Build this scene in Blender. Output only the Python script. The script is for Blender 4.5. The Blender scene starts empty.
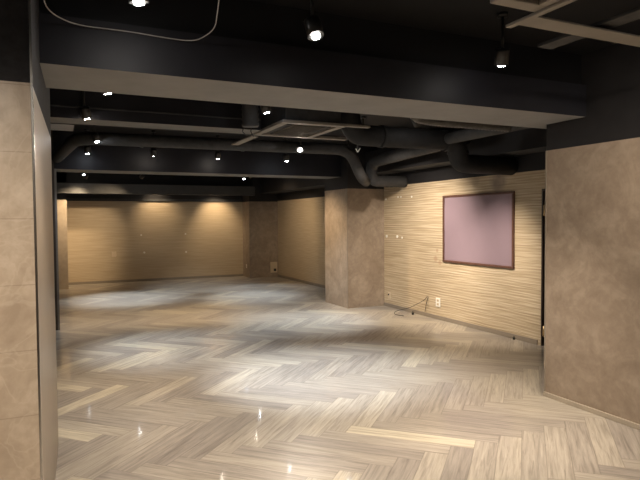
import bpy, bmesh, math, random
from mathutils import Vector, Matrix

random.seed(7)
S = bpy.context.scene
C = bpy.data.collections.new('place'); S.collection.children.link(C)

# ------------------------------------------------------------------ camera, world, exposure
YAW, PITCH, ROLL, FPX = 0.436268, 0.035975, 0.00773, 565.07
cy, sy, cp, sp = math.cos(YAW), math.sin(YAW), math.cos(PITCH), math.sin(PITCH)
Fw = Vector((sy*cp, cy*cp, -sp)); Rt = Vector((cy, -sy, 0)); Dn = Fw.cross(Rt)
cr, sr = math.cos(ROLL), math.sin(ROLL)
R2 = cr*Rt + sr*Dn; D2 = -sr*Rt + cr*Dn
cam = bpy.data.objects.new('camera', bpy.data.cameras.new('camera')); C.objects.link(cam)
m = Matrix((R2, -D2, -Fw)).transposed().to_4x4(); m.translation = Vector((0, 0, 1.55))
cam.matrix_world = m
cam.data.sensor_width = 36; cam.data.lens = FPX/640*36; cam.data.clip_start = 0.02; cam.data.clip_end = 100
S.camera = cam
w = bpy.data.worlds.new('world'); S.world = w; w.use_nodes = True
w.node_tree.nodes['Background'].inputs[0].default_value = (0.02, 0.022, 0.03, 1)
w.node_tree.nodes['Background'].inputs[1].default_value = 1.0
S.view_settings.view_transform = 'Standard'; S.view_settings.look = 'None'
S.view_settings.gamma = 1; S.view_settings.use_curve_mapping = False
S.view_settings.exposure = 1.6

WARM = (1.0, 0.76, 0.49)
NEUT = (1.0, 0.87, 0.72)
COOL = (0.80, 0.90, 1.0)
# lamps: x, y, z of the lens, aim point, watts, colour, cone degrees, blend, lens strength, label
LAMPS = [
 (0.361, 2.689, 2.53, (0.7, 3.0, 0), 100, NEUT, 95, 1.0, 160, 'glaring ceiling spotlight above the thin white cable loop'),
 (1.286, 2.788, 2.53, (1.5, 1.9, 0), 80, NEUT, 95, 1.0, 60, 'lit ceiling spotlight in front of the middle of the wide nearest beam'),
 (2.618, 2.836, 2.53, (2.78, 3.12, 1.7), 110, NEUT, 75, 1.0, 50, 'lit ceiling spotlight near the right end of the nearest beam'),
 (0.383, 4.666, 2.53, (0.9, 5.2, 0), 85, NEUT, 80, 1.0, 50, 'small lit spotlight just behind the nearest beam at its left end'),
 (0.275, 5.60, 2.485, (0.9, 6.3, 0), 35, WARM, 80, 1.0, 50, 'small lit spotlight below the flat duct, next to the left end'),
 (1.771, 4.927, 2.53, (2.4, 5.1, 0), 220, COOL, 62, 0.9, 60, 'lit spotlight hanging beside the front corner of the ceiling air conditioner'),
 (3.446, 4.947, 2.53, (5.31, 5.9, 0.5), 155, NEUT, 52, 1.0, 60, 'lit spotlight in front of the thick black duct, below the ribbed hose'),
 (0.467, 7.30, 2.50, (1.3, 7.0, 0), 125, COOL, 60, 0.9, 50, 'lit spotlight over the left end of the round pipe'),
 (0.419, 8.62, 2.50, (0.46, 8.9, 0), 26, COOL, 90, 1.0, 50, 'lit spotlight at the left end of the middle beam, beside the grey post'),
 (1.30, 8.50, 2.50, (1.2, 9.6, 0), 75, WARM, 80, 1.0, 60, 'lit spotlight in front of the middle beam, right of the one beside the post'),
 (2.28, 8.60, 2.50, (2.3, 9.3, 0), 65, WARM, 80, 1.0, 60, 'lit spotlight in front of the centre of the middle beam'),
 (3.00, 7.05, 2.49, (1.4, 4.0, 1.0), 30, NEUT, 70, 1.0, 250, 'round glaring spotlight turned towards the viewer under the round pipe'),
 (3.34, 8.40, 2.48, (3.60, 8.70, 0.5), 80, COOL, 85, 1.0, 60, 'lit spotlight in front of the middle beam, nearest to the square column'),
 (0.55, 12.94, 2.53, (1.2, 11.9, 0), 100, COOL, 60, 0.9, 14, 'tiny lit spotlight at far left behind the middle beam, nearer of the pair'),
 (0.60, 13.60, 2.50, (0.1, 14.3, 1.1), 50, WARM, 90, 1.0, 50, 'tiny lit spotlight at far left behind the middle beam, farther of the pair'),
 (2.28, 14.62, 2.50, (2.4, 15.1, 1.5), 18, WARM, 95, 1.0, 50, 'tiny spotlight washing the middle of the far wall'),
 (3.85, 14.45, 2.50, (3.95, 15.1, 1.3), 36, WARM, 80, 1.0, 50, 'tiny spotlight washing the right part of the far wall'),
 (1.37, 11.19, 2.50, (1.35, 11.7, 0), 105, COOL, 60, 0.9, 50, 'tiny spotlight left of centre behind the middle beam'),
 (1.70, 12.9, 2.50, (0.35, 15.1, 1.0), 60, WARM, 60, 1.0, 50, 'tiny spotlight turned to the far wall, left of centre'),
 (3.75, 11.06, 2.50, (3.6, 10.9, 0), 110, COOL, 60, 0.9, 50, 'tiny spotlight right of centre behind the middle beam'),
 (4.068, 12.97, 2.53, (4.2, 12.0, 0), 75, COOL, 60, 0.9, 14, 'tiny lit spotlight near the far right column, behind the middle beam'),
 (3.9, 11.9, 2.50, (5.49, 12.9, 1.0), 32, WARM, 90, 1.0, 50, 'added unseen spotlight turned to the far right wallpaper wall'),  # not in view, added to brighten the far right wall
 (3.30, 9.95, 2.50, (4.57, 9.15, 1.05), 80, WARM, 58, 1.0, 50, 'added unseen spotlight behind the middle beam turned to the side of the square column'),  # extra lamp behind the beam, put in to light the column's left face
 (2.45, 11.7, 2.50, (3.0, 13.1, 0), 80, COOL, 60, 0.9, 50, 'tiny lit spotlight left of the distant dark air conditioner'),
 (3.62, 6.35, 2.52, (5.31, 7.5, 0.8), 150, NEUT, 85, 1.0, 50, 'added unseen spotlight behind the thick duct turned to the framed board wall'),  # unseen lamp put in to light the board wall
 (4.0, 7.6, 2.50, (3.4, 7.8, 0), 110, COOL, 60, 0.9, 50, 'added unseen spotlight above the black duct near the square column'),  # added out of sight to light the floor in front of the column
 (2.9, 1.2, 2.53, (3.84, 2.6, 1.0), 78, NEUT, 110, 1.0, 50, 'added unseen ceiling spotlight above the near right wall'),  # added outside the frame to light the near right wall
 (1.2, 0.3, 2.53, (1.6, 0.9, 0), 72, NEUT, 110, 1.0, 50, 'added unseen ceiling spotlight over the viewer'),  # out of view, added as fill for the near floor
 (-0.6, 0.9, 2.53, (-0.4, 1.9, 0.7), 78, NEUT, 110, 1.0, 50, 'added unseen ceiling spotlight in front of the stone pier'),  # added out of view to brighten the pier front
 (2.6, -1.0, 2.53, (2.6, -0.8, 0), 70, NEUT, 110, 1.0, 50, 'added unseen ceiling spotlight behind the viewer'),  # added behind the camera as fill for the near room
]

# ------------------------------------------------------------------ node helpers
class G:
    def __init__(s, name):
        s.m = bpy.data.materials.new(name); s.m.use_nodes = True
        s.t = s.m.node_tree; s.b = s.t.nodes['Principled BSDF']
    def n(s, kind, **kw):
        x = s.t.nodes.new(kind)
        for k, v in kw.items(): setattr(x, k, v)
        return x
    def put(s, sock, v):
        if hasattr(v, 'is_linked') or hasattr(v, 'links'): s.t.links.new(v, sock)
        else: sock.default_value = v
    def ma(s, op, a, b=None, c=None):
        x = s.n('ShaderNodeMath', operation=op)
        s.put(x.inputs[0], a)
        if b is not None: s.put(x.inputs[1], b)
        if c is not None: s.put(x.inputs[2], c)
        return x.outputs[0]
    def xyz(s):
        g = s.n('ShaderNodeNewGeometry'); q = s.n('ShaderNodeSeparateXYZ'); s.t.links.new(g.outputs['Position'], q.inputs[0])
        return q.outputs[0], q.outputs[1], q.outputs[2]
    def vec(s, a, b, c):
        x = s.n('ShaderNodeCombineXYZ')
        for i, v in enumerate((a, b, c)): s.put(x.inputs[i], v)
        return x.outputs[0]
    def noise(s, vec, scale=1.0, detail=3.0, rough=0.5, dist=0.0):
        x = s.n('ShaderNodeTexNoise'); s.put(x.inputs['Vector'], vec)
        x.inputs['Scale'].default_value = scale; x.inputs['Detail'].default_value = detail
        x.inputs['Roughness'].default_value = rough; x.inputs['Distortion'].default_value = dist
        return x.outputs[0]
    def ramp(s, fac, stops):
        x = s.n('ShaderNodeValToRGB'); s.put(x.inputs[0], fac)
        e = x.color_ramp.elements
        while len(e) < len(stops): e.new(0.5)
        for el, (p, c) in zip(e, stops): el.position = p; el.color = (*c, 1)
        return x.outputs[0]
    def mix(s, fac, a, b, mode='MIX'):
        x = s.n('ShaderNodeMix', data_type='RGBA', blend_type=mode)
        s.put(x.inputs[0], fac); s.put(x.inputs[6], a if hasattr(a, 'links') else (*a, 1)); s.put(x.inputs[7], b if hasattr(b, 'links') else (*b, 1))
        return x.outputs[2]
    def bump(s, h, strength, dist):
        x = s.n('ShaderNodeBump'); s.put(x.inputs['Height'], h)
        x.inputs['Strength'].default_value = strength; x.inputs['Distance'].default_value = dist
        s.t.links.new(x.outputs[0], s.b.inputs['Normal'])
    def col(s, v): s.put(s.b.inputs['Base Color'], v if hasattr(v, 'links') else (*v, 1))
    def rough(s, v): s.put(s.b.inputs['Roughness'], v)
    def near(s, p, cx, cy_, cz, r, soft):
        d = s.n('ShaderNodeVectorMath', operation='DISTANCE'); s.put(d.inputs[0], p); d.inputs[1].default_value = (cx, cy_, cz)
        k = s.n('ShaderNodeMapRange'); s.put(k.inputs[0], d.outputs['Value'])
        k.inputs[1].default_value = r; k.inputs[2].default_value = r-soft; k.inputs[3].default_value = 0; k.inputs[4].default_value = 1
        return k.outputs[0]

def plain(name, col, rough=0.6, metal=0.0, mottled=0.12, scale=9.0, spec=0.5):
    g = G(name); x, y, z = g.xyz()
    n = g.noise(g.vec(x, y, z), scale, 4.0, 0.6)
    lo = tuple(c*(1-mottled) for c in col); hi = tuple(min(1, c*(1+mottled)) for c in col)
    g.col(g.ramp(n, [(0.3, lo), (0.7, hi)])); g.rough(rough)
    g.b.inputs['Metallic'].default_value = metal; g.b.inputs['Specular IOR Level'].default_value = spec
    return g.m

def floor_mat():
    g = G('herringbone planks'); x, y, z = g.xyz(); W = 0.151
    k = 1/(math.sqrt(2)*W)
    u = g.ma('MULTIPLY_ADD', g.ma('ADD', x, y), k, 1.32)
    v = g.ma('MULTIPLY_ADD', g.ma('SUBTRACT', x, y), k, 0.12)
    i = g.ma('FLOOR', u); j = g.ma('FLOOR', v)
    mm = g.ma('FLOORED_MODULO', g.ma('SUBTRACT', i, j), 12.0)
    mm = g.ma('ROUND', mm)
    B = g.ma('GREATER_THAN', mm, 5.5)
    def sel(a, b):  # a when A plank, b when B plank
        return g.ma('MULTIPLY_ADD', B, g.ma('SUBTRACT', b, a), a)
    alA = g.ma('ADD', g.ma('SUBTRACT', u, i), mm); acA = g.ma('SUBTRACT', v, j)
    alB = g.ma('ADD', g.ma('SUBTRACT', v, j), g.ma('SUBTRACT', 11.0, mm)); acB = g.ma('SUBTRACT', u, i)
    al = sel(alA, alB); ac = sel(acA, acB)
    idx = sel(g.ma('SUBTRACT', i, mm), i); idy = sel(j, g.ma('ADD', j, mm))
    wn = g.n('ShaderNodeTexWhiteNoise', noise_dimensions='3D')
    s1 = g.vec(idx, idy, B); g.put(wn.inputs['Vector'], s1)
    rnd = wn.outputs['Value']
    sc = g.n('ShaderNodeSeparateColor'); g.put(sc.inputs[0], wn.outputs['Color'])
    r2 = sc.outputs[1]
    base = g.ramp(rnd, [(0.0, (0.265, 0.235, 0.205)), (0.30, (0.31, 0.275, 0.235)), (0.70, (0.37, 0.33, 0.275)), (0.90, (0.42, 0.375, 0.305)), (1.0, (0.50, 0.45, 0.35))])
    off = g.ma('MULTIPLY', rnd, 37.0)
    grain = g.noise(g.vec(g.ma('MULTIPLY_ADD', al, 0.28, off), g.ma('MULTIPLY', ac, 4.5), g.ma('MULTIPLY', r2, 19.0)), 1.3, 5.0, 0.62, 0.6)
    fine = g.noise(g.vec(g.ma('MULTIPLY_ADD', al, 1.2, off), g.ma('MULTIPLY', ac, 30.0), off), 1.2, 3.0, 0.6, 0.2)
    c = g.mix(1.0, base, g.ramp(grain, [(0.28, (0.60, 0.575, 0.56)), (0.48, (0.98, 0.97, 0.96)), (0.70, (1.28, 1.27, 1.25))]), 'MULTIPLY')
    c = g.mix(1.0, c, g.ramp(fine, [(0.3, (0.92, 0.915, 0.91)), (0.7, (1.06, 1.06, 1.06))]), 'MULTIPLY')
    st = g.noise(g.vec(g.ma('MULTIPLY_ADD', al, 0.5, off), g.ma('MULTIPLY', ac, 14.0), g.ma('MULTIPLY', r2, 7.0)), 1.3, 3.0, 0.6, 0.3)
    c = g.mix(g.ramp(st, [(0.60, (0, 0, 0)), (0.72, (0.55, 0.55, 0.55))]), c, (0.15, 0.12, 0.10))
    # knots
    kn = g.noise(g.vec(g.ma('MULTIPLY_ADD', al, 0.9, off), g.ma('MULTIPLY', ac, 2.2), off), 1.6, 2.0)
    c = g.mix(g.ramp(kn, [(0.76, (0, 0, 0)), (0.83, (0.75, 0.75, 0.75))]), c, (0.10, 0.075, 0.06))
    # seams
    e = g.ma('MINIMUM', g.ma('MINIMUM', ac, g.ma('SUBTRACT', 1.0, ac)), g.ma('MINIMUM', al, g.ma('SUBTRACT', 6.0, al)))
    seam = g.n('ShaderNodeMapRange'); g.put(seam.inputs[0], e); seam.inputs[1].default_value = 0.008; seam.inputs[2].default_value = 0.03
    seam.inputs[3].default_value = 1.0; seam.inputs[4].default_value = 0.0
    c = g.mix(g.ma('MULTIPLY', seam.outputs[0], 0.40), c, (0.10, 0.08, 0.065))
    g.col(c)
    rg = g.n('ShaderNodeMapRange'); g.put(rg.inputs[0], fine); rg.inputs[3].default_value = 0.26; rg.inputs[4].default_value = 0.44
    g.rough(rg.outputs[0])
    wv = g.noise(g.vec(x, y, z), 1.1, 2.0)
    h = g.ma('ADD', g.ma('MULTIPLY', fine, 0.5), g.ma('ADD', g.ma('MULTIPLY', seam.outputs[0], -1.0), g.ma('MULTIPLY', wv, 1.0)))
    g.bump(h, 0.12, 0.004)
    g.b.inputs['Specular IOR Level'].default_value = 0.5
    g.b.inputs['Coat Weight'].default_value = 0.35; g.b.inputs['Coat Roughness'].default_value = 0.07
    return g.m

def wallpaper(name, stains=(), amp=1.0):
    g = G(name); x, y, z = g.xyz()
    a = g.noise(g.vec(g.ma('MULTIPLY', x, 0.9), g.ma('MULTIPLY', y, 0.9), g.ma('MULTIPLY', z, 48.0)), 1.0, 1.0, 0.5, 0.1)
    b = g.noise(g.vec(g.ma('MULTIPLY', x, 2.2), g.ma('MULTIPLY', y, 2.2), g.ma('MULTIPLY', z, 120.0)), 1.0, 1.0, 0.5, 0.1)
    ph = g.noise(g.vec(g.ma('MULTIPLY', x, 1.3), g.ma('MULTIPLY', y, 1.3), g.ma('MULTIPLY', z, 3.0)), 1.0, 2.0)
    wv = g.ma('SINE', g.ma('MULTIPLY_ADD', z, 170.0, g.ma('MULTIPLY', ph, 12.0)))
    h = g.ma('ADD', g.ma('ADD', g.ma('MULTIPLY', a, 0.3), g.ma('MULTIPLY', b, 0.7)), g.ma('MULTIPLY', wv, 0.075))
    mid = (0.46, 0.36, 0.235)
    sh = lambda q: tuple(a_+(b_-a_)*amp for a_, b_ in zip(mid, q))
    c = g.ramp(h, [(0.32, sh((0.36, 0.27, 0.17))), (0.5, mid), (0.66, sh((0.58, 0.475, 0.335)))])
    p = g.vec(x, y, z)
    wob = g.noise(p, 7.0, 3.0)
    for (sx, sy_, sz, r, colr, amt) in stains:
        k = g.near(p, sx, sy_, sz, r, r*0.5)
        k = g.ma('MULTIPLY', k, g.ma('MULTIPLY', wob, amt*2))
        k = g.ma('MINIMUM', k, 0.95)
        c = g.mix(k, c, colr)
    g.col(c); g.rough(0.55); g.bump(h, 0.5*amp, 0.012)
    return g.m

def stone(name, lo, mid, hi, rough=0.4, scale=2.2, joints=None, coat=0.0):
    g = G(name); x, y, z = g.xyz(); p = g.vec(x, y, z)
    a = g.noise(p, scale, 6.0, 0.62, 1.1); b = g.noise(p, scale*6, 4.0, 0.6, 0.4)
    f = g.ma('ADD', g.ma('MULTIPLY', a, 0.68), g.ma('MULTIPLY', b, 0.32))
    c = g.ramp(f, [(0.36, lo), (0.5, mid), (0.64, hi)])
    if joints:
        z0, st = joints
        q = g.ma('FRACT', g.ma('DIVIDE', g.ma('SUBTRACT', z, z0-st*40), st))
        q = g.ma('MINIMUM', q, g.ma('SUBTRACT', 1.0, q))
        k = g.ma('LESS_THAN', q, 0.007)
        c = g.mix(g.ma('MULTIPLY', k, 0.45), c, (0.22, 0.17, 0.12))
        vn = g.noise(p, 3.3, 3.0, 0.5, 2.5)
        vv = g.ma('ABSOLUTE', g.ma('SUBTRACT', vn, 0.5))
        c = g.mix(g.ramp(vv, [(0.0, (0.35, 0.35, 0.35)), (0.035, (0, 0, 0))]), c, hi)
    g.col(c); g.rough(rough); g.bump(b, 0.12, 0.003)
    g.b.inputs['Coat Weight'].default_value = coat; g.b.inputs['Coat Roughness'].default_value = 0.15
    return g.m

def emit(name, col, strength):
    g = G(name); g.col(col); g.b.inputs['Emission Color'].default_value = (*col, 1); g.b.inputs['Emission Strength'].default_value = strength
    return g.m

M = dict(
 floor=floor_mat(),
 paper=wallpaper('ribbed tan wallpaper', (), 0.5),
 paper_stained=wallpaper('ribbed tan wallpaper with stains', [
    (5.31, 5.80, 2.06, 0.19, (0.24, 0.19, 0.15), 0.75), (5.31, 5.83, 1.98, 0.10, (0.24, 0.19, 0.15), 0.5), (5.31, 6.25, 2.08, 0.10, (0.30, 0.22, 0.15), 0.4),
    (5.31, 7.16, 0.93, 0.06, (0.34, 0.18, 0.11), 0.6), (5.31, 7.05, 0.88, 0.05, (0.34, 0.19, 0.12), 0.5), (5.31, 7.12, 1.06, 0.035, (0.33, 0.17, 0.10), 0.5)]),
 column=stone('mottled taupe plaster', (0.215, 0.163, 0.118), (0.272, 0.210, 0.155), (0.350, 0.278, 0.210), 0.5, 2.6),
 tile=stone('beige marble tile', (0.36, 0.28, 0.205), (0.45, 0.36, 0.27), (0.57, 0.475, 0.375), 0.35, 2.6, (1.834, 0.271)),
 glosstile=stone('polished beige stone', (0.30, 0.235, 0.17), (0.36, 0.29, 0.21), (0.42, 0.34, 0.25), 0.55, 1.6, None, 0.05),
 black=plain('black ceiling paint', (0.0095, 0.0095, 0.0135), 0.55, 0, 0.2, 5, 0.35),
 blackwall=plain('black wall paint', (0.015, 0.014, 0.015), 0.6, 0, 0.2, 5, 0.35),
 slab=plain('black painted slab', (0.0045, 0.0045, 0.0055), 0.7, 0, 0.2, 5, 0.3),
 under=plain('bare grey board', (0.225, 0.222, 0.222), 0.75, 0, 0.10, 3.5, 0.3),
 under2=plain('dusty grey board', (0.16, 0.157, 0.15), 0.75, 0, 0.12, 5, 0.3),
 sidepanel=plain('brushed bronze panel', (0.40, 0.335, 0.27), 0.38, 0.7, 0.05, 4),
 greyblack=plain('rough grey black paint', (0.030, 0.030, 0.034), 0.8, 0, 0.25, 30, 0.3),
 farbeam=plain('dark grey paint', (0.055, 0.054, 0.052), 0.6, 0, 0.1, 8, 0.3),
 duct=plain('dark duct wrap', (0.036, 0.036, 0.037), 0.75, 0, 0.25, 14, 0.5),
 duct2=plain('sooty duct wrap', (0.016, 0.016, 0.017), 0.8, 0, 0.25, 14, 0.4),
 ductgrey=plain('dusty grey duct wrap', (0.10, 0.095, 0.088), 0.6, 0, 0.25, 16, 0.4),
 panel=plain('grey beige plastic', (0.21, 0.19, 0.165), 0.55, 0, 0.10, 6),
 grille=plain('brown grey filter', (0.085, 0.075, 0.062), 0.7, 0, 0.15, 20),
 slot=plain('dark slot', (0.012, 0.012, 0.012), 0.7),
 chrome=plain('bright metal edge', (0.62, 0.60, 0.57), 0.22, 1.0, 0.05),
 greytrim=plain('grey painted edge', (0.19, 0.18, 0.165), 0.45, 0, 0.08),
 darkpost=plain('dark brown post', (0.040, 0.030, 0.024), 0.4, 0, 0.1),
 base=plain('taupe baseboard', (0.23, 0.19, 0.145), 0.5, 0, 0.06),
 baselight=plain('pale wood strip', (0.36, 0.305, 0.235), 0.45, 0, 0.08),
 brown=plain('dark brown wood', (0.030, 0.017, 0.011), 0.45, 0, 0.2, 20),
 frame=plain('brown frame wood', (0.105, 0.048, 0.032), 0.45, 0, 0.15, 20),
 mauve=plain('mauve board', (0.255, 0.185, 0.215), 0.42, 0, 0.03, 3),
 brass=plain('worn brass', (0.50, 0.36, 0.20), 0.35, 0.8, 0.1),
 white=plain('white plastic', (0.80, 0.77, 0.70), 0.4, 0, 0.03),
 ivory=plain('ivory plastic', (0.58, 0.47, 0.33), 0.45, 0, 0.03),
 rubber=plain('black rubber', (0.015, 0.014, 0.013), 0.5, 0, 0.1),
 wire=plain('white wire', (0.30, 0.29, 0.28), 0.5, 0, 0.05),
 lamp=plain('black lamp housing', (0.005, 0.005, 0.005), 0.4, 0, 0.1),
)

# ------------------------------------------------------------------ mesh helpers
def obj(name, bm, mats, parent=None, smooth=False):
    me = bpy.data.meshes.new(name); bm.normal_update(); bm.to_mesh(me); bm.free()
    for k in (mats if isinstance(mats, (list, tuple)) else [mats]): me.materials.append(M[k] if isinstance(k, str) else k)
    if smooth:
        for f in me.polygons: f.use_smooth = True
    o = bpy.data.objects.new(name, me); C.objects.link(o)
    if parent: o.parent = parent
    return o
def tag(o, label=None, cat=None, group=None, kind=None):
    if label: o['label'] = label
    if cat: o['category'] = cat
    if group: o['group'] = group
    if kind: o['kind'] = kind
    return o
def empty(name, loc, label, cat, group=None, rot=None):
    o = bpy.data.objects.new(name, None); C.objects.link(o); o.location = loc; o.empty_display_size = 0.1
    if rot: o.rotation_euler = rot
    return tag(o, label, cat, group)
def box(bm, x0, y0, z0, x1, y1, z1, mi=0, mdown=None, bevel=0.0):
    r = bmesh.ops.create_cube(bm, size=1.0); vs = r['verts']
    for q in vs:
        q.co = Vector((x0+(q.co.x+.5)*(x1-x0), y0+(q.co.y+.5)*(y1-y0), z0+(q.co.z+.5)*(z1-z0)))
    fs = {f for q in vs for f in q.link_faces}
    for f in fs:
        f.normal_update(); f.material_index = mi
        if mdown is not None and f.normal.z < -0.9: f.material_index = mdown
    if bevel:
        es = {e for q in vs for e in q.link_edges}
        bmesh.ops.bevel(bm, geom=list(es), offset=bevel, segments=2, affect='EDGES', profile=0.6)
def prism(bm, pts, z0, z1, mi=0, side=None):
    a = [bm.verts.new((x, y, z0)) for x, y in pts]; b = [bm.verts.new((x, y, z1)) for x, y in pts]
    f = [bm.faces.new(a[::-1]), bm.faces.new(b)]
    n = len(pts)
    for i in range(n):
        q = bm.faces.new((a[i], a[(i+1) % n], b[(i+1) % n], b[i])); f.append(q)
    for k, q in enumerate(f): q.material_index = mi
    if side:
        for i, s in side.items(): f[2+i].material_index = s
def smooth_path(pts, n=8, r=0.25):
    """round the inner corners of a polyline"""
    P = [Vector(p) for p in pts]; out = [P[0]]
    for i in range(1, len(P)-1):
        a, b, c = P[i-1], P[i], P[i+1]
        d = min(r, (a-b).length*.48, (c-b).length*.48)
        s = b+(a-b).normalized()*d; e = b+(c-b).normalized()*d
        for k in range(n+1):
            t = k/n; out.append(s*(1-t)**2 + b*2*t*(1-t) + e*t*t)
    out.append(P[-1]); return out
def tube(bm, path, r, seg=16, rib=None, mi=0):
    P = []
    if rib:  # resample for ribs
        step = rib[0]/2
        for a, b in zip(path[:-1], path[1:]):
            n = max(1, int(round((b-a).length/step)))
            for k in range(n): P.append(a.lerp(b, k/n))
        P.append(path[-1])
    else: P = [Vector(p) for p in path]
    up = None; rings = []
    for i, p in enumerate(P):
        t = (P[min(i+1, len(P)-1)]-P[max(i-1, 0)]).normalized()
        if up is None: up = Vector((0, 0, 1)) if abs(t.z) < .9 else Vector((0, 1, 0))
        up = (up - t*up.dot(t)).normalized(); s = t.cross(up)
        rr = r*(1 - (rib[1] if rib and i % 2 else 0))
        rings.append([bm.verts.new(p + (up*math.cos(a)+s*math.sin(a))*rr) for a in [2*math.pi*k/seg for k in range(seg)]])
    for A, B in zip(rings[:-1], rings[1:]):
        for k in range(seg):
            f = bm.faces.new((A[k], A[(k+1) % seg], B[(k+1) % seg], B[k])); f.material_index = mi; f.smooth = True
    bm.faces.new(rings[0][::-1]).material_index = mi; bm.faces.new(rings[-1]).material_index = mi
def struct(name, bm, mats, label=None, cat=None):
    return tag(obj(name, bm, mats), label, cat, None, 'structure')

H = 2.85   # slab height
# ------------------------------------------------------------------ floor, ceiling, walls
bm = bmesh.new(); box(bm, -2.2, -2.6, -0.1, 5.6, 15.3, 0.0); struct('floor', bm, 'floor', 'grey and beige wood plank floor laid in herringbone', 'floor')
bm = bmesh.new(); box(bm, -2.2, -2.6, H, 5.6, 15.3, H+0.15); struct('ceiling', bm, 'slab', 'black painted open ceiling slab', 'ceiling')

def wall2(name, x0, y0, x1, y1, top, lower, label, upper='blackwall'):
    bm = bmesh.new(); box(bm, x0, y0, 0, x1, y1, top, 0); box(bm, x0, y0, top, x1, y1, H, 1)
    return struct(name, bm, [lower, upper], label, 'wall')
wall2('wall_far', -0.4, 15.1, 5.6, 15.3, 2.055, 'paper', 'tan ribbed wallpaper wall at the far end of the room')
wall2('wall_right_far', 5.49, 9.58, 5.7, 15.1, 2.068, 'paper', 'tan wallpaper wall between the square column and the far right column')
# wall with the framed board, with the door opening cut out of it
bm = bmesh.new()
box(bm, 5.31, 5.05, 0, 5.49, 9.58, 2.127, 0); box(bm, 5.31, 4.15, 1.90, 5.49, 5.05, 2.127, 0)
box(bm, 5.31, 3.60, 0, 5.49, 4.15, 2.127, 0); box(bm, 5.31, 3.60, 2.127, 5.49, 9.58, H, 1)
struct('wall_right_middle', bm, ['paper_stained', 'blackwall'], 'pale ribbed wallpaper wall carrying the framed mauve board', 'wall')
wall2('wall_right_near', 3.832, -2.6, 5.49, 3.60, 2.127, 'column', 'near right wall clad in mottled taupe plaster')
wall2('wall_left_far', -0.6, 4.27, -0.4, 15.3, 2.1, 'column', 'left wall hidden behind the stone pier')
wall2('wall_rear', -2.2, -2.8, 5.5, -2.6, 2.1, 'column', 'wall behind the viewer')
wall2('wall_left_near', -2.4, -2.8, -2.2, 4.27, 2.1, 'tile', 'left wall beside the viewer')

# ------------------------------------------------------------------ columns
# stone pier on the left: tiled front, polished side
bm = bmesh.new()
pts = [(-2.2, 2.60), (-0.078, 2.60), (-0.020, 4.27), (-2.2, 4.27)]
prism(bm, pts, 0, 2.115, 0, {1: 1}); prism(bm, pts, 2.115, H, 2)
pier = struct('column', bm, ['tile', 'sidepanel', 'greyblack'], 'beige marble tiled pier filling the left edge of the view', 'column')
bm = bmesh.new(); box(bm, -0.084, 2.594, 0, -0.074, 2.606, H-0.01, 0, None, 0.002)
struct('trim_1', bm, 'chrome', 'thin bright metal strip on the corner of the beige marble pier', 'trim')
def column(x0, y0, x1, y1, top, mat, label, upper='blackwall'):
    bm = bmesh.new(); box(bm, x0, y0, 0, x1, y1, top, 0); box(bm, x0, y0, top, x1, y1, H, 1)
    return struct('column', bm, [mat, upper], label, 'column')
column(4.57, 8.67, 5.31, 9.58, 2.085, 'column', 'square mottled taupe column standing in the middle of the right side')
column(4.68, 14.5, 5.49, 15.1, 2.05, 'column', 'taupe column in the far right corner, with a wall box at its foot')
column(-0.4, 14.19, 0.225, 15.1, 2.05, 'glosstile', 'narrow bright beige column in the far left corner')
bm = bmesh.new(); box(bm, -0.4, 8.86, 0, -0.012, 9.55, H, 0); box(bm, -0.012, 8.86, 0, 0.016, 9.55, 2.30, 1)
struct('column', bm, ['darkpost', 'greytrim'], 'slim dark post with grey edge behind the beige marble pier', 'column')
bm = bmesh.new(); box(bm, 4.562, 8.662, 0, 4.572, 8.672, 2.085, 0); struct('trim_2', bm, 'base', 'thin edge strip on the square taupe column', 'trim')
bm = bmesh.new(); box(bm, 3.826, 3.592, 0, 3.838, 3.604, 2.127, 0); struct('trim_3', bm, 'base', 'thin edge strip at the end of the near right wall', 'trim')

# ------------------------------------------------------------------ beams
bm = bmesh.new(); box(bm, -0.3, 3.20, 2.35, 5.31, 3.775, 2.60, 0, 1); box(bm, -0.3, 3.25, 2.60, 5.31, 3.72, H, 2)
struct('ceiling_beam', bm, ['black', 'under', 'slab'], 'wide nearest ceiling beam, black with a pale grey underside', 'beam')
bm = bmesh.new(); box(bm, -0.012, 8.90, 2.30, 4.57, 9.45, H, 0, 1)
struct('ceiling_beam', bm, ['black', 'under2'], 'middle ceiling beam running from the grey post to the square column', 'beam')
bm = bmesh.new(); box(bm, -0.4, 14.0, 2.19, 4.68, 14.19, 2.42, 0); box(bm, -0.4, 14.19, 2.30, 4.68, 14.4, H, 1)
struct('ceiling_beam', bm, ['farbeam', 'slab'], 'dark far ceiling beam in front of the far wall', 'beam')
bm = bmesh.new(); box(bm, 5.0, 9.58, 2.27, 5.49, 14.5, H, 0, 1)
struct('ceiling_beam', bm, ['blackwall', 'duct'], 'dark side beam above the far right wallpaper wall', 'beam')
bm = bmesh.new(); box(bm, 4.93, 3.775, 2.34, 5.31, 8.67, 2.72, 0, 1)
struct('ceiling_beam', bm, ['blackwall', 'duct'], 'dark boxed beam above the wall with the framed board', 'beam')
bm = bmesh.new(); box(bm, 0.225, 15.06, 2.06, 4.68, 15.1, 2.12, 0); struct('trim_4', bm, 'duct', 'dark grey rail along the top of the far wallpaper', 'trim')

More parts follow.
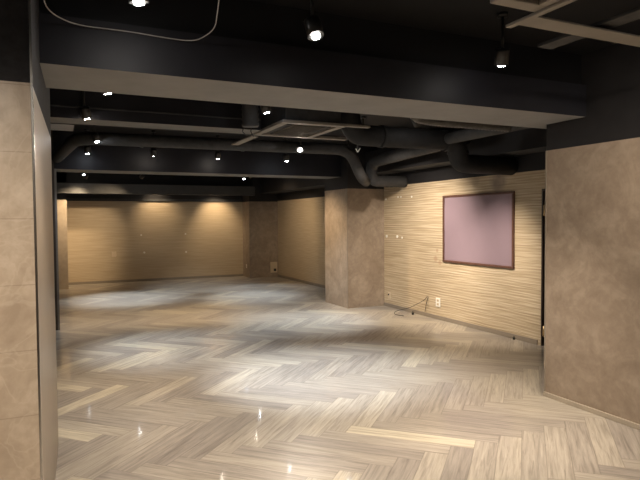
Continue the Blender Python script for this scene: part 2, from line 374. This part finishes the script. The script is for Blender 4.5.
# ------------------------------------------------------------------ baseboards
def bb(name, x0, y0, x1, y1, h, mat, label):
    bm = bmesh.new(); box(bm, x0, y0, 0, x1, y1, h, 0, None, 0.003); struct(name, bm, mat, label, 'baseboard')
bb('baseboard_right_near', 3.812, -2.6, 3.832, 3.60, 0.038, 'baselight', 'pale strip at the foot of the near right wall')
bb('baseboard_right_middle', 5.295, 5.10, 5.31, 8.67, 0.06, 'base', 'taupe baseboard under the framed board')
bb('baseboard_right_far', 5.477, 9.58, 5.49, 14.5, 0.06, 'base', 'taupe baseboard of the far right wall')
bb('baseboard_far', 0.225, 15.087, 4.68, 15.1, 0.06, 'base', 'taupe baseboard of the far wall')

# ------------------------------------------------------------------ door
d = empty('door_1', (5.31, 4.6, 0), 'dark brown door at the near end of the pale wallpaper wall', 'door'); d['kind'] = 'structure'
def loc(bm, o):   # world-built mesh under an empty
    bmesh.ops.translate(bm, verts=bm.verts, vec=-Vector(o.location)); return bm
bm = bmesh.new(); box(bm, 5.304, 5.03, 0, 5.49, 5.05, 1.90); box(bm, 5.300, 4.15, 0, 5.49, 4.20, 1.90); box(bm, 5.304, 4.20, 1.875, 5.49, 5.03, 1.90)
obj('door_frame', loc(bm, d), 'brown', d)
bm = bmesh.new(); box(bm, 5.365, 4.21, 0.01, 5.405, 5.02, 1.865, 0, None, 0.003); leaf = obj('door_leaf', loc(bm, d), 'rubber', d)
for z in (0.12, 1.58):
    bm = bmesh.new(); box(bm, 5.306, 4.985, z, 5.366, 5.030, z+0.12, 0, None, 0.003); tube(bm, [Vector((5.308, 5.005, z-0.008)), Vector((5.308, 5.005, z+0.128))], 0.012, 10)
    tag(obj('hinge', loc(bm, d), 'brass', d), 'brass coloured hinge')

# ------------------------------------------------------------------ framed mauve board
b = empty('notice_board', (5.31, 6.22, 1.4), 'large framed mauve board hung on the pale ribbed wallpaper wall', 'notice board')
y0, y1, z0, z1 = 5.49, 6.95, 0.900, 1.895
bm = bmesh.new(); box(bm, 5.296, y0+.025, z0+.025, 5.308, y1-.025, z1-.025); tag(obj('board_panel', loc(bm, b), 'mauve', b), 'pinkish mauve panel')
bm = bmesh.new(); t = 0.030
box(bm, 5.280, y0, z0, 5.309, y1, z0+t, 0, None, 0.004); box(bm, 5.280, y0, z1-t, 5.309, y1, z1, 0, None, 0.004)
box(bm, 5.280, y0, z0+t, 5.309, y0+t, z1-t, 0, None, 0.004); box(bm, 5.280, y1-t, z0+t, 5.309, y1, z1-t, 0, None, 0.004)
tag(obj('frame', loc(bm, b), 'frame', b), 'thin dark brown frame')

# ------------------------------------------------------------------ sockets, plugs, cables
def plate(x, y, z, wdt, hgt, axis, label, mat='white', cat='wall socket', holes=1, dark=None, name='wall_socket'):
    o = empty(name, (x, y, z), label, cat)
    def bx(bm, a0, a1, z0, z1, d0, d1, bv=0):
        if axis == 'x': box(bm, -d1, a0, z0, -d0, a1, z1, 0, None, bv)
        else: box(bm, a0, -d1, z0, a1, -d0, z1, 0, None, bv)
    bm = bmesh.new(); bx(bm, -wdt/2, wdt/2, -hgt/2, hgt/2, 0.0, 0.010, 0.003); obj('face_plate', bm, mat, o)
    if dark:
        bm = bmesh.new(); a, zz, s = dark; bx(bm, a-s, a+s, zz-s, zz+s, 0.010, 0.02, 0.002); tag(obj('opening', bm, 'rubber', o), 'dark opening')
    else:
        for k in range(holes):
            zc = (k-(holes-1)/2)*hgt*0.42
            bm = bmesh.new(); bx(bm, -wdt*.24, wdt*.24, zc-hgt*.14, zc+hgt*.14, 0.009, 0.013, 0.001); s = obj('outlet', bm, 'ivory', o)
            bm = bmesh.new()
            for q in (-.11, .11): bx(bm, wdt*q-.003, wdt*q+.003, zc-.009, zc+.009, 0.0125, 0.0135)
            obj('slot', bm, 'rubber', s)
    return o
plate(5.31, 7.09, 0.262, 0.105, 0.135, 'x', 'white wall socket low on the wallpaper below the framed board', holes=2)
plate(5.31, 8.50, 0.20, 0.07, 0.11, 'x', 'beige wall box with dark hole low beside the square column', 'ivory', 'wall box', dark=(0.01, 0.018, 0.014), name='wall_box')
plate(5.36, 14.5, 0.26, 0.20, 0.29, 'y', 'large beige wall box at the foot of the far right column', 'ivory', 'wall box', dark=(0.03, -0.07, 0.035), name='wall_box')
plate(4.68, 14.78, 0.30, 0.05, 0.10, 'x', 'small pale socket on the side of the far right column', 'white')
plate(1.30, 15.1, 0.72, 0.11, 0.13, 'y', 'faint beige blank plate low on the left of the far wall', 'ivory', 'blank plate', holes=0, name='blank_plate')
# wall plugs left behind
def plug(x, y, z, r, axis, label, group):
    bm = bmesh.new()
    d = Vector((-1, 0, 0)) if axis == 'x' else Vector((0, -1, 0))
    tube(bm, [Vector((0, 0, 0)), d*0.006, d*0.009], r, 12)
    o = obj('wall_plug', bm, 'white'); o.location = (x, y, z); tag(o, label, 'wall plug', group)
for y, z, r, l in [(8.60, 1.905, .018, 'small pale wall plug, upper row, nearest the square column'), (8.21, 1.925, .014, 'left one of two close pale wall plugs in the upper row beside the square column'),
                (8.12, 1.925, .014, 'right one of two close pale wall plugs in the upper row beside the square column'), (7.80, 1.915, .016, 'pale wall plug in the upper row, nearest the framed board'),
                (8.58, 1.245, .026, 'pale wall plug, lower row, nearest the square column'), (8.24, 1.25, .026, 'middle pale wall plug of the lower row beside the square column'),
                (8.09, 1.235, .016, 'smallest pale wall plug of the lower row, farthest from the square column')]:
    plug(5.31, y, z, r, 'x', l, 'wall plugs beside the square column')
for x, z, r, l in [(1.97, 1.19, .022, 'upper pale wall plug left of centre on the far wall'), (2.04, 0.74, .026, 'lower pale wall plug left of centre on the far wall'),
                (3.10, 1.20, .022, 'upper pale wall plug right of centre on the far wall'), (3.11, 0.72, .026, 'lower pale wall plug right of centre on the far wall')]:
    plug(x, 15.1, z, r, 'y', l, 'wall plugs on the far wall')
def cable(name, pts, r, mat, label, n=6, rr=0.12):
    bm = bmesh.new(); tube(bm, smooth_path(pts, n, rr), r, 8); return tag(obj(name, bm, mat), label, 'cable')
cable('power_cable', [(5.302, 7.36, 0.33), (5.27, 7.38, 0.27), (5.22, 7.72, 0.10), (5.10, 8.0, 0.008), (4.93, 7.75, 0.006), (4.99, 7.56, 0.006)], 0.0045, 'rubber', 'thin black cable drooping from the wallpaper to the floor, left of the white socket')
cable('power_cable', [(5.302, 7.34, 0.32), (5.285, 7.37, 0.2), (5.283, 7.40, 0.075)], 0.004, 'rubber', 'short thin cable hanging straight down the wallpaper, left of the white socket', 4, 0.05)
def block(loc_, label, s=1.0):
    o = empty('cable_plug', loc_, label, 'plug')
    bm = bmesh.new(); box(bm, -.018*s, -.02*s, 0, .018*s, .02*s, .05*s, 0, None, .004); obj('body', bm, 'rubber', o)
    bm = bmesh.new(); tube(bm, [Vector((0, 0, .05*s)), Vector((0, 0, .085*s))], .007*s, 8); obj('cord_end', bm, 'rubber', o)
block((5.20, 7.62, 0), 'small black plug standing on the floor at the baseboard below the hanging cable', 0.75)
block((5.262, 5.45, 0), 'small black stub on the floor at the baseboard near the dark door', 0.6)

# ------------------------------------------------------------------ ducts and pipes
def duct(name, pts, r, mat, label, cat='duct', rib=None, bend=0.22, seg=20, rings=()):
    o = empty(name, pts[0], label, cat); bm = bmesh.new(); P = smooth_path(pts, 8, bend)
    tube(bm, P, r, seg, rib); obj('duct_shell', loc(bm, o), mat, o)
    for (a, bq) in rings:
        a = Vector(a); dd = Vector(bq).normalized()
        bm = bmesh.new(); tube(bm, [a-dd*.018, a+dd*.018], r*1.10, seg); obj('band', loc(bm, o), mat, o)
    return o
X_ = (1, 0, 0); Y_ = (0, 1, 0); Z_ = (0, 0, 1)
# long round pipe with a diagonal end on the left and a drop on the right
duct('round_pipe', [(0.03, 8.86, 2.46), (0.25, 7.45, 2.56), (3.88, 7.28, 2.56), (4.12, 7.38, 2.18), (4.50, 7.9, 2.15)], 0.078, 'duct',
     'long round black pipe crossing the ceiling in front of the middle beam', 'pipe', bend=0.25, rings=[((1.0, 7.453, 2.56), X_), ((2.3, 7.376, 2.56), X_)])
duct('air_duct', [(2.90, 5.45, 2.84), (2.92, 5.45, 2.47), (4.35, 5.45, 2.47), (4.42, 5.5, 2.215), (5.30, 5.55, 2.215)], 0.115, 'duct2',
     'thick black duct with an elbow behind the right part of the nearest beam', rings=[((4.40, 5.49, 2.34), Z_), ((4.17, 5.45, 2.47), X_), ((3.3, 5.45, 2.47), X_)])
duct('air_duct', [(4.62, 5.62, 2.56), (4.62, 7.9, 2.47), (4.62, 7.95, 2.17), (5.30, 8.0, 2.17)], 0.095, 'duct',
     'dark grey duct with a ribbed elbow in front of the square column', bend=0.3, rib=(0.09, 0.05))
duct('air_duct', [(4.13, 3.78, 2.475), (4.13, 5.32, 2.475)], 0.065, 'duct', 'short dark duct from the nearest beam back to the thick elbow')
duct('flexible_hose', [(2.75, 4.15, 2.84), (2.85, 4.20, 2.45), (3.1, 4.28, 2.44), (4.05, 4.28, 2.44)], 0.042, 'ductgrey', 'thin ribbed grey hose close behind the nearest beam', 'hose', rib=(0.04, 0.12), bend=0.15)
duct('flexible_hose', [(1.75, 5.36, 2.84), (1.76, 5.38, 2.47)], 0.085, 'duct', 'stubby brownish ribbed hose hanging left of the ceiling air conditioner', 'hose', rib=(0.05, 0.1))
# flat duct
o = empty('flat_duct', (0, 5.71, 2.5), 'flat black duct with pale underside at left behind the nearest beam', 'duct')
bm = bmesh.new(); box(bm, -0.39, 5.71, 2.50, 1.98, 6.03, 2.80, 0, 1); obj('duct_body', loc(bm, o), ['black', 'under2'], o)
bm = bmesh.new(); box(bm, -0.39, 5.695, 2.60, 1.98, 5.71, 2.612, 0); obj('seam', loc(bm, o), 'duct', o)
bm = bmesh.new(); box(bm, -0.39, 6.031, 2.49, 0.18, 6.45, 2.60, 0, 1); obj('end_box', loc(bm, o), ['duct', 'under'], o)
# thin conduits
def conduit(pts, r, label, mat='duct'):
    bm = bmesh.new(); tube(bm, [Vector(p) for p in pts], r, 8); tag(obj('conduit', bm, mat), label, 'conduit')
conduit([(0.0, 4.3, 2.70), (4.9, 4.3, 2.70)], 0.012, 'thin dark conduit running behind the nearest beam')
conduit([(-0.3, 7.05, 2.70), (4.9, 7.05, 2.70)], 0.014, 'thin dark conduit running above the round pipe')
conduit([(-0.4, 10.7, 2.60), (5.0, 10.7, 2.60)], 0.02, 'thin dark conduit behind the middle beam')
# ------------------------------------------------------------------ ceiling cassettes
def cassette(x0, y0, x1, y1, z, rails, label, cat='air conditioner', cut=None):
    o = empty('air_conditioner', ((x0+x1)/2, (y0+y1)/2, z), label, cat)
    bm = bmesh.new(); box(bm, x0+.04, y0+.04, z+.03, x1-.04, y1-.04, z+.27, 0, None, .01); obj('casing', loc(bm, o), 'duct', o)
    t = .075; bm = bmesh.new()
    box(bm, x0, y0, z, x1, y0+t, z+.03, 0, None, .006); box(bm, x0, y1-t, z, x1, y1, z+.03, 0, None, .006)
    box(bm, x0, y0+t, z, x0+t, y1-t, z+.03, 0, None, .006); box(bm, x1-t, y0+t, z, x1, y1-t, z+.03, 0, None, .006)
    obj('panel_frame', loc(bm, o), 'panel', o)
    bm = bmesh.new(); box(bm, x0+t+.10, y0+t+.10, z+.008, x1-t-.10, y1-t-.10, z+.03, 0)
    n = 12
    for k in range(n):
        yy = y0+t+.11+(y1-y0-2*t-.22)*k/(n-1)
        box(bm, x0+t+.11, yy-.004, z+.001, x1-t-.11, yy+.004, z+.01, 0)
    obj('grille', loc(bm, o), 'grille', o)
    for (a, b_, c, d_) in ((x0+t+.1, y0+t+.02, x1-t-.1, y0+t+.085), (x0+t+.1, y1-t-.085, x1-t-.1, y1-t-.02), (x0+t+.02, y0+t+.1, x0+t+.085, y1-t-.1), (x1-t-.085, y0+t+.1, x1-t-.02, y1-t-.1)):
        bm = bmesh.new(); box(bm, a, b_, z+.012, c, d_, z+.03, 0); obj('air_slot', loc(bm, o), 'slot', o)
    bm = bmesh.new(); box(bm, x0+t, y0+t, z+.022, x1-t, y1-t, z+.032, 0); obj('inner_panel', loc(bm, o), 'grille', o)
    for r in rails:
        bm = bmesh.new(); box(bm, *r, 0, None, .004); obj('rail', loc(bm, o), 'panel', o)
    return o
cassette(2.02, 5.16, 2.72, 6.10, 2.50, [(2.00, 6.10, 2.488, 2.09, 6.88, 2.505), (2.72, 6.02, 2.50, 3.18, 6.10, 2.53), (2.72, 5.16, 2.505, 3.0, 5.22, 2.53)],
         'grey beige ceiling air conditioner behind the centre of the nearest beam')
cassette(1.76, 1.15, 2.05, 1.98, 2.50, [(2.05, 2.02, 2.50, 3.60, 2.14, 2.51), (2.02, 1.30, 2.485, 2.055, 2.16, 2.50)],
         'grey beige ceiling unit cut by the top edge at right')
bm = bmesh.new(); box(bm, 2.53, 1.4, 2.531, 2.64, 2.45, 2.55, 0, None, .004)
tag(obj('ceiling_rail', bm, 'duct'), 'dusty rail crossing the ceiling unit at top right', 'rail')
cassette(2.75, 11.9, 3.35, 12.5, 2.56, [(2.2, 12.2, 2.53, 2.75, 12.28, 2.56)], 'distant dark ceiling air conditioner seen under the middle beam')
# thin hanging leads at the cassette
bm = bmesh.new()
for dx in (0, .07):
    tube(bm, smooth_path([(1.70+dx, 5.38, 2.462), (1.68+dx*1.3, 5.41, 2.43), (1.74+dx, 5.44, 2.39)], 5, .03), .006, 6)
tag(obj('hanging_leads', bm, 'rubber'), 'short black leads dangling below the stubby hose beside the air conditioner', 'cable')
# white cable loop under the ceiling
P = [(-0.045, 2.84, H), (-0.036, 2.871, 2.56), (-0.005, 3.033, 2.55), (0.109, 3.165, 2.55), (0.384, 3.19, 2.56), (0.55, 3.188, 2.55), (0.723, 3.178, 2.545), (0.778, 2.954, 2.55), (0.696, 2.547, 2.58), (0.68, 2.45, H)]
cable('wire_loop', P, 0.003, 'wire', 'thin white cable looping under the ceiling at upper left', 5, 0.1)
# sprinkler and small fittings
o = empty('sprinkler', (3.72, 6.75, 2.46), 'small bright sprinkler head between the pipe and the thick duct', 'sprinkler')
bm = bmesh.new(); tube(bm, [Vector((0, 0, .02)), Vector((0, 0, .39))], .012, 8); obj('drop_pipe', bm, 'duct', o)
bm = bmesh.new(); tube(bm, [Vector((-.028, 0, .045)), Vector((0, 0, 0))], .006, 6); tube(bm, [Vector((.04, 0, .055)), Vector((0, 0, 0))], .006, 6); obj('spray_head', bm, 'white', o)

# ------------------------------------------------------------------ spotlights
lensmat = {}
def spot(i, x, y, z, aim, watts, colr, cone, blend, ls, label):
    o = empty('spotlight', (x, y, z), label, 'spotlight', 'ceiling spotlights')
    dirv = (Vector(aim)-Vector((x, y, z))).normalized()
    q = Vector((0, 0, -1)).rotation_difference(dirv)
    e = bpy.data.objects.new
    def rotb(bm): bmesh.ops.rotate(bm, verts=bm.verts, cent=(0, 0, 0), matrix=q.to_matrix()); return bm
    bm = bmesh.new(); tube(bm, [Vector((0, 0, .006)), Vector((0, 0, .09)), Vector((0, 0, .105))], .045, 20); hs = obj('housing', rotb(bm), 'lamp', o)
    bm = bmesh.new(); bmesh.ops.create_circle(bm, cap_ends=True, radius=.023, segments=24)
    bmesh.ops.translate(bm, verts=bm.verts, vec=(0, 0, .004))
    key = (colr, ls)
    if key not in lensmat: lensmat[key] = emit('lit lens', tuple(0.5+0.5*c for c in colr), ls)
    r = bmesh.ops.extrude_face_region(bm, geom=list(bm.faces)); bmesh.ops.translate(bm, verts=[v for v in r['geom'] if isinstance(v, bmesh.types.BMVert)], vec=(0, 0, -.006))
    obj('lens', rotb(bm), lensmat[key], o)
    top = q @ Vector((0, 0, .1))
    bm = bmesh.new(); tube(bm, [top, Vector((top.x, top.y, H-z-.02))], .009, 8); obj('stem', bm, 'lamp', o)
    bm = bmesh.new(); tube(bm, [Vector((top.x, top.y, H-z-.022)), Vector((top.x, top.y, H-z))], .035, 14); obj('mount', bm, 'lamp', o)
    L = bpy.data.lights.new('beam', 'SPOT'); L.energy = watts; L.color = colr; L.spot_size = math.radians(cone); L.spot_blend = blend; L.shadow_soft_size = .03
    lo = bpy.data.objects.new('beam', L); C.objects.link(lo); lo.parent = o
    lo.location = dirv*.012; lo.rotation_mode = 'QUATERNION'; lo.rotation_quaternion = q
for i, a in enumerate(LAMPS): spot(i, *a)
